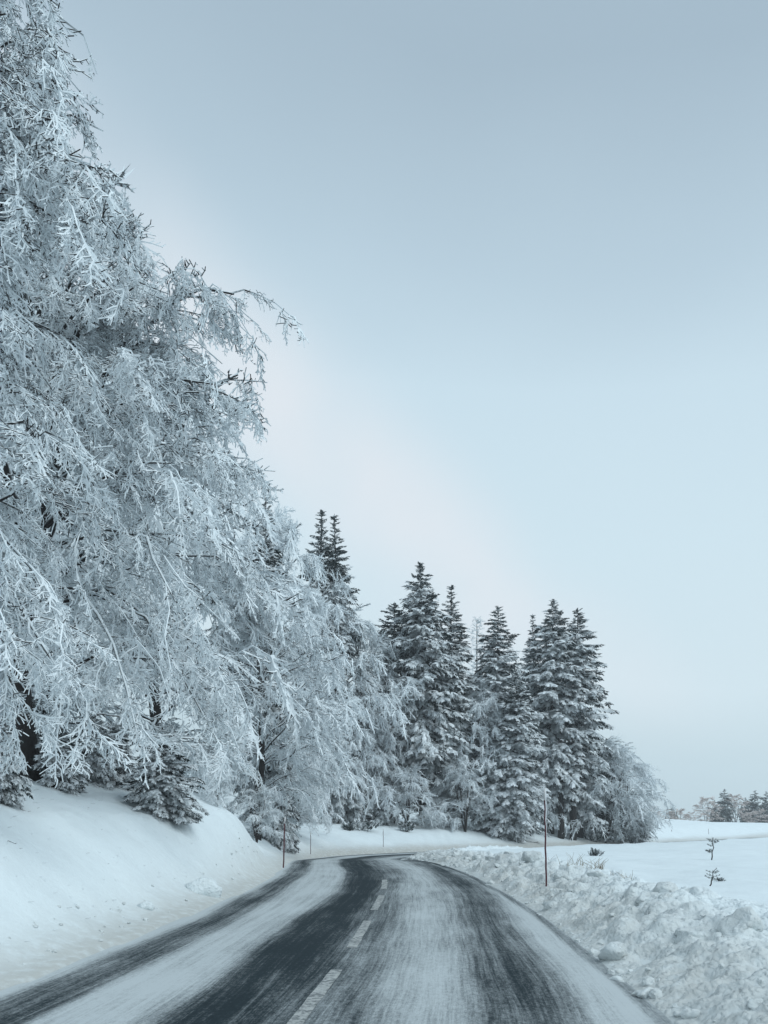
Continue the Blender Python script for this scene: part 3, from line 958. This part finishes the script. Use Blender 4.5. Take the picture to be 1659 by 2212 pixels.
def make_spruce(seed, H, R, bare, spacing=.42, per=6, size=1.0, shape=.8, gap=.75, pads=.32, tip_up=.3):
    rg = np.random.RandomState(seed)
    TG, CG, SG = Geo(), Geo(), Geo()
    tz = np.linspace(-.3, H, 10)
    wob = np.cumsum(rg.randn(10, 2) * .012 * H / 10 ** .5, 0); wob -= wob[0]
    tp = np.stack([wob[:, 0] * .6, wob[:, 1] * .6, tz], 1)
    TG.tube(tp, np.maximum(.0125 * H * (1 - tz / H) ** .8, .015), 8)
    P, D, S, PP, PD, PS = [], [], [], [], [], []
    z = bare * H
    while z < H - .15 * size:
        f = (H - z) / H / (1 - bare)
        Rz = R * (f ** shape) * (1 - .35 * smooth(.80, 1.0, f)) + .05 * size
        k = per if f > .12 else max(4, per - 2)
        a0 = rg.uniform(0, 6.28)
        for q in range(k):
            az = a0 + q * 6.283 / k + rg.randn() * .22
            L = Rz * rg.uniform(.62, 1.18)
            pitch = (tip_up * (1 - f) ** 2 * 1.2 - .30 * f) + rg.randn() * .16
            c = np.array([math.cos(az), math.sin(az)])
            base = np.array([np.interp(z, tz, tp[:, 0]), np.interp(z, tz, tp[:, 1]), z + rg.uniform(-1.3, 1.3) * spacing * min(1, f * 3)])
            p1 = base + np.array([c[0] * L * .5, c[1] * L * .5, math.sin(pitch) * L * .55])
            p2 = base + np.array([c[0] * L, c[1] * L, math.sin(pitch) * L - .22 * L * f])
            nb = max(2, int(round(L / (gap * size))))
            path = bez(base, p1, p2, np.linspace(0, 1, nb + 2))
            if L > .8 * size:
                CG.tube(path, np.linspace(.02, .008, len(path)) * (.5 + L * .25), 3, cap=False)
            for i in range(len(path) - 1):
                t = (i + .6) / (len(path) - 1)
                d = path[i + 1] - path[i]; d /= np.linalg.norm(d) + 1e-9
                sz_ = size * rg.uniform(.75, 1.2) * (1.0 if L > 1.2 * size else max(.32, L / (1.2 * size)))
                if L > 1.3 * size:
                    for sd in (-1, 1):
                        side = np.array([-d[1], d[0], 0]) * sd * rg.uniform(.4, .9)
                        P.append(path[i] + d * rg.rand() * .3); D.append(d * .8 + side + np.array([0, 0, rg.uniform(-.95, .0)])); S.append(sz_)
                else:
                    P.append(path[i]); D.append(d + rg.randn(3) * .2); S.append(sz_)
                if rg.rand() < pads:
                    PP.append(path[i] + d * .3 * sz_ + np.array([0, 0, .05 * sz_])); PD.append(d + rg.randn(3) * .15); PS.append(sz_ * rg.uniform(.35, .85))
            P.append(path[-1] - .35 * size * d); D.append(d + np.array([0, 0, -.2 * f])); S.append(size * rg.uniform(.7, 1.0) * min(1, .28 + L / (2 * size)))
        z += spacing * rg.uniform(.75, 1.25) * (.55 + .45 * min(1, f * 2.2))
    # leader
    for q in range(4):
        P.append(np.array([tp[-1, 0], tp[-1, 1], H - .55 * size])); D.append(np.array([.18 * math.cos(q * 1.57), .18 * math.sin(q * 1.57), 1])); S.append(.42 * size)
    P, D, S = np.array(P), np.array(D), np.array(S)
    which = rg.randint(len(FRONDS), size=len(P))
    roll = rg.randn(len(P)) * .4
    for w in range(len(FRONDS)):
        q = which == w
        scatter(CG, FRONDS[w], P[q], D[q], roll[q], S[q])
    if PP:
        PP, PD, PS = np.array(PP), np.array(PD), np.array(PS)
        scatter(SG, PAD, PP, PD, rg.randn(len(PP)) * .3, PS)
    return TG, CG, SG


def spruce_meshes(mat, **k):
    TG, CG, SG = make_spruce(**k)
    out = [('trunk', TG.mesh('trunk', M_BARK, True)), ('crown', CG.mesh('crown', mat))]
    if SG.n: out.append(('snow_load', SG.mesh('snow_load', M_PAD, True)))
    return out


SPR = [spruce_meshes(M_SPRUCE, seed=80, H=24, R=4.6, bare=.24, spacing=.46, size=.88),
       spruce_meshes(M_SPRUCE, seed=81, H=24, R=3.9, bare=.12, spacing=.48, size=.86, shape=.7),
       spruce_meshes(M_SPRUCE_FR, seed=82, H=24, R=4.3, bare=.10, spacing=.48, size=.88, pads=.12),
       spruce_meshes(M_SPRUCE, seed=83, H=24, R=3.4, bare=.08, spacing=.48, size=.82, shape=.9)]
for kind, px, Y, top, turn, wf, lab in [
        (0, 912, 83, 1216, 0.0, 1.2, 'tallest spruce of the dark group, its bare lower trunk showing'),
        (3, 972, 85, 1262, 1.0, 1.4, 'slender spruce just right of the tallest spruce'),
        (1, 846, 86, 1298, 2.0, 1.5, 'bushy dark spruce just left of the tallest spruce'),
        (2, 1082, 86, 1310, 3.0, 1.35, 'frosted pointed spruce standing alone in the middle of the group'),
        (2, 1108, 82, 1450, 5.0, 1.5, 'full pale frosted conifer in front of the middle spruce'),
        (2, 1060, 83, 1560, 1.7, 1.6, 'low pale frosted conifer left of the full frosted conifer'),
        (3, 1153, 95, 1326, 4.0, 1.1, 'thin spruce at the left of the right-hand trio'),
        (0, 1190, 91, 1295, 2.4, 1.25, 'tallest spruce of the right-hand trio'),
        (1, 1252, 93, 1314, 5.2, 1.4, 'rightmost tall spruce of the wood'),
        (3, 690, 80, 1100, 0.6, 1.25, 'taller left spruce of the twin spruces above the frosted trees'),
        (3, 727, 81, 1110, 3.6, 1.2, 'right spruce of the twin spruces above the frosted trees'),
        (3, 575, 50, 1040, 2.2, .8, 'spruce tip peeping out beside the big overhanging tree')]:
    xx = sx(px, Y); zz = gz(xx, Y); h = sz(top, Y) - zz
    plant_tree('spruce_tree', SPR[kind], (xx, Y, zz), lab, 'spruce tree', 'tall spruces of the wood', turn, (h / 24 * wf, h / 24 * wf, h / 24))

# young spruces with boughs to the ground
YNG = [spruce_meshes(M_SPRUCE, seed=95, H=6, R=2.3, bare=.04, spacing=.26, per=7, size=.62, gap=.62, pads=.30, shape=.6),
       spruce_meshes(M_SPRUCE, seed=96, H=6, R=1.9, bare=.04, spacing=.26, per=7, size=.6, gap=.62, pads=.2, shape=.7)]
for kind, px, Y, top, turn, wf, lab in [
        (0, 350, 21.5, 1600, 0.3, 1.55, 'young spruce drooping onto the left snow bank under the frosted boughs'),
        (1, 250, 23.0, 1560, 2.3, 1.35, 'shaded young spruce behind the left snow bank'),
        (1, 5, 15.5, 1520, 1.3, .9, 'young spruce at the left edge above the snow bank'),
        (1, 130, 20.5, 1540, 0.9, 1.2, 'shaded young spruce in the dark gap under the leftmost boughs, nearer of two'),
        (0, 205, 22.5, 1540, 3.9, 1.1, 'shaded young spruce in the dark gap under the leftmost boughs, farther of two'),
        (0, 70, 22.0, 1500, 5.1, 1.2, 'dark young spruce behind the trunk at the left edge'),
        (0, 750, 77, 1610, 2.0, 1.0, 'dark young spruce above the bend of the road'),
        (1, 815, 78, 1680, 4.0, 1.1, 'small dark spruce beside the bush on the slope'),
        (0, 600, 48, 1690, 5.0, 1.0, 'small spruce at the foot of the frosted trees near the left marker pole'),
        (1, 1095, 82, 1660, 3.1, 1.2, 'young frosted spruce with its boughs on the snow below the middle spruce'),
        (0, 1375, 95, 1735, 1.0, 1.0, 'small dark spruce at the right-hand tip of the wood'),
        (0, 955, 84, 1690, 2.8, 1.1, 'small spruce behind the bare trunk'),
        (1, 1290, 96, 1690, 4.4, 1.3, 'young spruce inside the right end of the wood')]:
    xx = sx(px, Y); zz = gz(xx, Y); h = sz(top, Y) - zz
    plant_tree('young_spruce', YNG[kind], (xx, Y, zz - .05), lab, 'spruce tree', 'young spruces', turn, (h / 6 * wf, h / 6 * wf, h / 6))

# bare trunks at the right of the wood
for px, Y, top, r, lab in [(1212, 89, 1600, .30, 'bare dark trunk, left of the pair at the wood edge'),
                           (1238, 89.5, 1590, .34, 'bare dark trunk, right of the pair at the wood edge')]:
    xx = sx(px, Y); zz = gz(xx, Y); h = sz(top, Y) - zz
    TG, CG = Geo(), Geo()
    zs = np.linspace(-.2, h, 8)
    TG.tube(np.stack([.05 * np.sin(zs), .05 * np.cos(zs * .7), zs], 1), r * np.linspace(1.25, .8, 8), 9)
    rg = np.random.RandomState(int(px))
    P = np.stack([rg.randn(40) * .2, rg.randn(40) * .2, rg.uniform(h * .45, h, 40)], 1)
    D = np.stack([rg.randn(40), rg.randn(40), rg.uniform(-.6, 0, 40)], 1)
    scatter(CG, FRONDS[2], P, D, rg.randn(40) * .4, rg.uniform(.9, 2.0, 40))
    plant_tree('spruce_tree', [('trunk', TG.mesh('trunk', M_BARK, True)), ('crown', CG.mesh('crown', M_SPRUCE))], (xx, Y, zz), lab, 'spruce tree', 'tall spruces of the wood')

# bare larch between the spruces: branches rising in whorls
TG, CG = Geo(), Geo()
rg = np.random.RandomState(4)
xx, Y = sx(1030, 97), 97.0
zz = gz(xx, Y); h = sz(1338, Y) - zz
TG.tube(np.stack([np.zeros(6), np.zeros(6), np.linspace(-.2, h, 6)], 1), np.linspace(.26, .03, 6), 7)
P, D, S = [], [], []
for zz2 in np.arange(h * .35, h, .45):
    for q in range(5):
        az = rg.uniform(0, 6.28); L = (.6 + .16 * (h - zz2)) * rg.uniform(.7, 1.2); L = min(L, 2.8)
        p0 = np.array([0, 0, zz2]); p2 = np.array([math.cos(az) * L, math.sin(az) * L, zz2 + .38 * L])
        pth = bez(p0, (p0 + p2) / 2 - np.array([0, 0, .1 * L]), p2, np.linspace(0, 1, 5))
        CG.tube(pth, np.linspace(.045, .02, 5), 3, cap=False)
        for t in (2, 4):
            P.append(pth[t]); D.append(pth[t] - pth[t - 1] + rg.randn(3) * .2); S.append(rg.uniform(.3, .55))
P, D, S = np.array(P), np.array(D), np.array(S)
scatter(CG, T_MID[0], P, D, rg.randn(len(P)), S)
plant_tree('larch_tree', [('trunk', TG.mesh('trunk', M_BARK, True)), ('crown', CG.mesh('crown', M_TWIG))], (xx, Y, zz),
           'bare larch with upswept branches between two spruces', 'tree')

# ------------------------------------------------------------------ far trees beyond the field
FARB = [beech_meshes(twig=M_TWIG_FAR, seed=110 + i, H=8, env=[(0, 2.4), (2, 3.4), (4, 3.6), (6.5, 2.6), (8, 1.0)], limbs=24, tmpl=T_MID, per_sec=2.4, secs=6, spr=1.1,
                     trunk_r=.16, droop=.25, zmin=.2, stems=3) for i in range(2)]
for kind, px, Y, top, turn, wf, lab in [
        (0, 1408, 215, 1742, 0, 1.2, 'low pinkish frosted bush at the end of the wood on the skyline'),
        (1, 1437, 220, 1748, 1, 1.3, 'low pinkish bush left of the tiny skyline spruce'),
        (0, 1470, 222, 1747, 2, 1.3, 'low pinkish bush right of the tiny skyline spruce'),
        (1, 1492, 225, 1754, 4, 1.1, 'faint low bush left of the round pinkish tree'),
        (0, 1526, 235, 1722, 3, 1.0, 'round pinkish frosted tree left of the far spruce'),
        (1, 1590, 245, 1716, 5, 1.0, 'pinkish frosted tree between the two far spruces'),
        (1, 1640, 232, 1748, 2.5, 1.6, 'low pinkish thicket at the right edge of the skyline')]:
    xx = sx(px, Y); zz = gz(xx, Y); h = sz(top, Y) - zz
    plant_tree('frosted_bush' if h < 6 else 'frosted_beech', FARB[kind], (xx, Y, zz), lab, 'bush' if h < 6 else 'tree', 'pinkish frosted growth on the skyline', turn,
               (h / 8 * wf, h / 8 * wf, h / 8))
FARS = spruce_meshes(M_PINE, seed=97, H=6, R=2.3, bare=.03, spacing=.36, per=6, size=.7, gap=.7, pads=.12, shape=.75)
for kind, px, Y, top, turn, wf, lab in [
        (0, 1565, 240, 1704, 0, .9, 'dark far spruce on the skyline beside the round pinkish tree'),
        (1, 1543, 242, 1728, 1, .7, 'small dark far spruce leaning at the left of the skyline spruce'),
        (0, 1630, 250, 1707, 2, 1.0, 'second dark far spruce on the skyline near the right edge'),
        (1, 1610, 255, 1722, 3, .8, 'short far spruce left of the second skyline spruce'),
        (1, 1656, 250, 1709, 4, 1.0, 'far spruce cut by the right edge of the photo'),
        (1, 1454, 235, 1738, 5, .8, 'tiny spruce poking above the low skyline bushes')]:
    xx = sx(px, Y); zz = gz(xx, Y); h = sz(top, Y) - zz
    plant_tree('spruce_tree', FARS, (xx, Y, zz), lab, 'spruce tree', 'far spruces on the skyline', turn, (h / 6 * wf, h / 6 * wf, h / 6))

# ------------------------------------------------------------------ snow marker poles
m_red, n, l, b = new_mat('dark red pole paint')
b.inputs['Base Color'].default_value = (0.085, 0.018, 0.026, 1); b.inputs['Roughness'].default_value = .6
m_white, n, l, b = new_mat('white band')
b.inputs['Base Color'].default_value = (0.62, 0.6, 0.6, 1); b.inputs['Roughness'].default_value = .6


def marker(px, Y, base_py, top_py, r, lab, lean=(0, 0), on_bank=False, frost=True):
    xx = sx(px, Y)
    zz = bank_z(xx, Y) if on_bank else gz(xx, Y)
    h = sz(top_py, Y) - zz
    e = bpy.data.objects.new('snow_pole', None); COL.objects.link(e); e.location = (xx, Y, zz)
    tag(e, lab, 'marker pole', 'snow marker poles along the road')
    rg = np.random.RandomState(int(px))
    zs = np.linspace(-.25, h, 12)
    ax = np.stack([lean[0] * zs + .006 * rg.randn(12), lean[1] * zs, zs], 1)
    G = Geo(); G.tube(ax, r, 8); link('shaft', G.mesh('shaft', m_red, True), e)
    G = Geo(); band = ax[-2:] + np.array([[0, 0, 0], [0, 0, .03]]); G.tube(band, r * 1.12, 8); link('reflective_band', G.mesh('reflective_band', m_white, True), e)
    if frost:
        G = Geo()
        zz_ = np.linspace(.35 * h, h + .03, 40)
        fx = np.interp(zz_, zs, ax[:, 0]) + r * .9
        G.tube(np.stack([fx, lean[1] * zz_ - r * .35, zz_], 1), r * (.42 + .22 * rg.rand(40)) * smooth(.25 * h, .85 * h, zz_) + .002, 6)
        link('rime', G.mesh('rime', M_PAD, True), e)


marker(1180, 18.5, 1912, 1708, .021, 'tall dark red marker pole crusted with rime on the ploughed snow, right of the road', (-.014, 0), True)
marker(612, 30.0, 1868, 1768, .026, 'dark red marker pole at the foot of the left snow bank', (.03, 0), False, False)
marker(671, 52.0, 1844, 1800, .018, 'thin marker pole on the slope just before the bend', (0, 0), False, False)
marker(828, 64.5, 1841, 1791, .020, 'thin marker pole on the outside of the bend', (0, 0), False, False)
marker(1050, 86.0, 1832, 1802, .024, 'faint marker pole below the wood between the middle spruce and the bend', (.02, 0), False, False)
marker(1320, 106.0, 1828, 1802, .024, 'faint marker pole below the right end of the wood', (0, 0), False, False)
marker(1418, 116.0, 1816, 1802, .024, 'leftmost faint marker pole in the open field', (0, 0), False, False)
marker(1451, 118.0, 1817, 1792, .028, 'leaning faint marker pole in the open field', (-.1, 0), False, False)
marker(1531, 124.0, 1814, 1790, .028, 'faint marker pole above the sapling pine in the field', (-.06, 0), False, False)

# ------------------------------------------------------------------ saplings, grass and scraps in the snow
def needle_tuft(seed):
    rg = np.random.RandomState(seed); G = Geo()
    for _ in range(16):
        d = rg.randn(3); d[2] = abs(d[2]) * .8; d /= np.linalg.norm(d)
        G.tube(np.stack([np.zeros(3), d * rg.uniform(.7, 1.0)]), [.06, .03], 3, cap=False)
    return G.arrays()


TUFT = needle_tuft(1)


def sapling(px, Y, h, lean, seed, lab):
    rg = np.random.RandomState(seed)
    xx = sx(px, Y); zz = gz(xx, Y)
    TG, CG = Geo(), Geo()
    t = np.linspace(0, 1, 6)
    stem = np.stack([lean * h * t + .03 * h * rg.randn(6) * t, .02 * rg.randn(6), -.05 + h * t], 1)
    TG.tube(stem, np.linspace(.022, .008, 6) * (h + .3), 6)
    P, D = [], []
    for k in range(11):
        f = rg.uniform(.35, 1.0)
        p = np.array([np.interp(f, t, stem[:, i]) for i in range(3)])
        az = rg.uniform(0, 6.28); L = h * rg.uniform(.2, .42) * (1.25 - .6 * f)
        e = p + np.array([math.cos(az) * L, math.sin(az) * L, .25 * L])
        TG.tube(np.stack([p, (p + e) / 2 - [0, 0, .03], e]), .007 * (h + .3), 4)
        P += [e, (p + e) / 2]; D += [e - p, e - p]
    P.append(stem[-1]); D.append(np.array([0, 0, 1.0]))
    P, D = np.array(P), np.array(D)
    scatter(CG, TUFT, P, D, rg.rand(len(P)) * 6, h * rg.uniform(.06, .11, len(P)))
    plant_tree('pine_sapling', [('stem', TG.mesh('stem', M_BARK, True)), ('needles', CG.mesh('needles', M_PINE))], (xx, Y, zz), lab, 'sapling', 'pine saplings in the field')


sapling(1537, 34.5, 1.0, .10, 2, 'young pine sapling with dark tufts in the snowy field, the upper of two')
sapling(1532, 19.6, .48, .35, 6, 'leaning little pine sapling in the snow, the lower of two')


def low_shrub(px, Y, h, w, seed, lab, name='snowy_shrub', mat=None):
    rg = np.random.RandomState(seed)
    xx = sx(px, Y); zz = gz(xx, Y)
    G, B = Geo(), Geo()
    n_ = 90
    P = np.stack([rg.randn(n_) * w * .32, rg.randn(n_) * w * .25, rg.rand(n_) * h * .55], 1)
    D = np.stack([P[:, 0] / w + rg.randn(n_) * .3, rg.randn(n_) * .4, np.full(n_, .8)], 1)
    scatter(G, FRONDS[1], P, D, rg.rand(n_) * 6, h * rg.uniform(.4, .8, n_))
    for _ in range(7):
        p = np.array([rg.randn() * .1 * w, rg.randn() * .1 * w, -.1])
        B.tube(np.stack([p, p + [rg.randn() * .3 * w, rg.randn() * .2 * w, h * .8]]), .02, 4)
    plant_tree(name, [('stem', B.mesh('stem', M_BARK, True)), ('foliage', G.mesh('foliage', mat or M_SPRUCE))], (xx, Y, zz), lab, 'shrub', 'dark shrubs in the snow')


low_shrub(785, 70.5, .9, 2.2, 1, 'dark low shrub poking out of the snow slope above the bend')
low_shrub(879, 73.5, .9, .7, 2, 'small snow-capped shrub on the slope right of the bend')
low_shrub(755, 69, .7, .6, 3, 'dark scrap of shrub at the edge of the slope left of the low shrub')
low_shrub(1285, 40, .35, .35, 4, 'dark tip of a buried shrub in the field right of the tall marker pole')
low_shrub(1556, 22, .10, .16, 5, 'tiny dark shrub tip between the two pine saplings')
low_shrub(1290, 92, .9, 1.4, 6, 'dark low shrub under the right end of the wood')


def grass(px, Y, h, cnt, spread, seed, lab, bankside=True):
    rg = np.random.RandomState(seed); G = Geo()
    xx = sx(px, Y); zz = bank_z(xx, Y) if bankside else gz(xx, Y)
    for _ in range(cnt):
        p = np.array([rg.randn() * spread, rg.randn() * spread, -.12])
        d = np.array([rg.randn() * .35, rg.randn() * .35, 1.0]); L = h * rg.uniform(.5, 1.2)
        e = p + d * L + np.array([rg.randn() * .2, 0, -.1]) * L
        G.tube(np.stack([p, p + d * L * .6, e]), [.006, .005, .003], 3, cap=False)
    o = link('grass_tuft', G.mesh('grass_tuft', M_GRASS), None, (xx, Y, zz))
    tag(o, lab, 'grass', 'dry grass on the ploughed snow')


grass(1240, 22.5, .55, 26, .22, 1, 'dry grass stalks just right of the tall marker pole')
grass(1295, 21.0, .40, 34, .11, 2, 'tuft of dry grass on top of the ploughed snow, second from the marker pole')
grass(1340, 19.5, .35, 18, .15, 3, 'thin grass stalks at the crest of the ploughed snow, third from the marker pole')
grass(1185, 26.0, .35, 12, .15, 4, 'few grass stalks behind the tall marker pole')

# fallen branches on the snow
def fallen(px, Y, L, turn, r, lab, seed):
    rg = np.random.RandomState(seed)
    xx = sx(px, Y)
    zz = gz(xx, Y)
    G = Geo()
    t = np.linspace(-.5, .5, 6)
    pts = np.stack([t * L * math.cos(turn), t * L * math.sin(turn), np.zeros(6)], 1) + rg.randn(6, 3) * .02 * L
    pts[:, 2] = height(pts[:, 0] + xx, pts[:, 1] + Y) - zz + r * .8
    G.tube(pts, np.linspace(r, r * .5, 6), 5)
    for k in (2, 3, 4):
        e = pts[k] + np.array([rg.randn(), rg.randn(), .35]) * L * .13
        G.tube(np.stack([pts[k], e]), r * .45, 4)
    o = link('fallen_branch', G.mesh('fallen_branch', M_BARK, True), None, (xx, Y, zz))
    tag(o, lab, 'branch', 'fallen branches on the snow')


fallen(1148, 82, 1.8, .1, .05, 'dark fallen branch on the snow below the middle spruce', 1)
fallen(310, 15.5, .2, .7, .005, 'thin twig lying in the middle of the left snow bank', 2)
fallen(25, 13.4, .2, 1.2, .005, 'thin twig near the left edge of the snow bank', 3)

CH_CLEAN = CH[2].copy(); CH_CLEAN.attributes['dirt'].data.foreach_set('value', np.full(len(CH_CLEAN.vertices), .12, np.float32))
# bits of rime and twig that dropped from the boughs onto the left bank
G = Geo()
rg = np.random.RandomState(21)
fx_ = -4.6 - 5.0 * rg.rand(420) ** .8
fy_ = 9.5 + 18 * rg.rand(420) ** 1.1
fz_ = height(fx_, fy_)
for q in range(420):
    a = rg.rand() * 3.14; L = rg.uniform(.015, .07)
    dv = np.array([math.cos(a), math.sin(a), 0]) * L
    p = np.array([fx_[q], fy_[q], fz_[q] + .006])
    p1, p2 = p - dv, p + dv
    p1[2] = float(fz_[q]) + .012; p2[2] = float(fz_[q]) + rg.uniform(.01, .03)
    G.tube(np.stack([p1, p2]), [.0045, .003], 3)
tag(link('fallen_rime', G.mesh('fallen_rime', M_LIMB)), 'scattered bits of fallen rime and twig on the left snow bank', 'fallen rime', kind='stuff')
# two lumps that rolled onto the left shoulder
for px, Y, r, lab in [(436, 18.6, .46, 'rounded snow lump at the foot of the left snow bank'),
                      (322, 15.2, .16, 'small snow lump lower on the left snow bank')]:
    xx = sx(px, Y) - 0.1
    o = link('snow_lump', CH_CLEAN, None, (xx, Y, gz(xx, Y) - r * .05))
    o.scale = (r * 1.1, r * .8, r * .8)
    tag(o, lab, 'snow lump', 'snow lumps on the left shoulder')

# ------------------------------------------------------------------ thin winter haze
HZV = [(xa, ya, za) for za in (float(hz.min()) - 1.0, 48.0) for ya in (gy[0] - 2, gy[-1] + 2) for xa in (gx[0] - 2, gx[-1] + 2)]
HZF = [(0, 2, 3, 1), (4, 5, 7, 6), (0, 1, 5, 4), (2, 6, 7, 3), (0, 4, 6, 2), (1, 3, 7, 5)]
m_haze = bpy.data.materials.new('haze'); m_haze.use_nodes = True
hn = m_haze.node_tree.nodes; hn.clear()
ho = hn.new('ShaderNodeOutputMaterial'); hv = hn.new('ShaderNodeVolumePrincipled')
hv.inputs['Color'].default_value = (0.93, 0.96, 1.0, 1); hv.inputs['Density'].default_value = 0.0005
m_haze.node_tree.links.new(hv.outputs[0], ho.inputs['Volume'])
tag(link('haze', mesh_from('haze', np.array(HZV), np.array(HZF), m_haze)), kind='stuff')
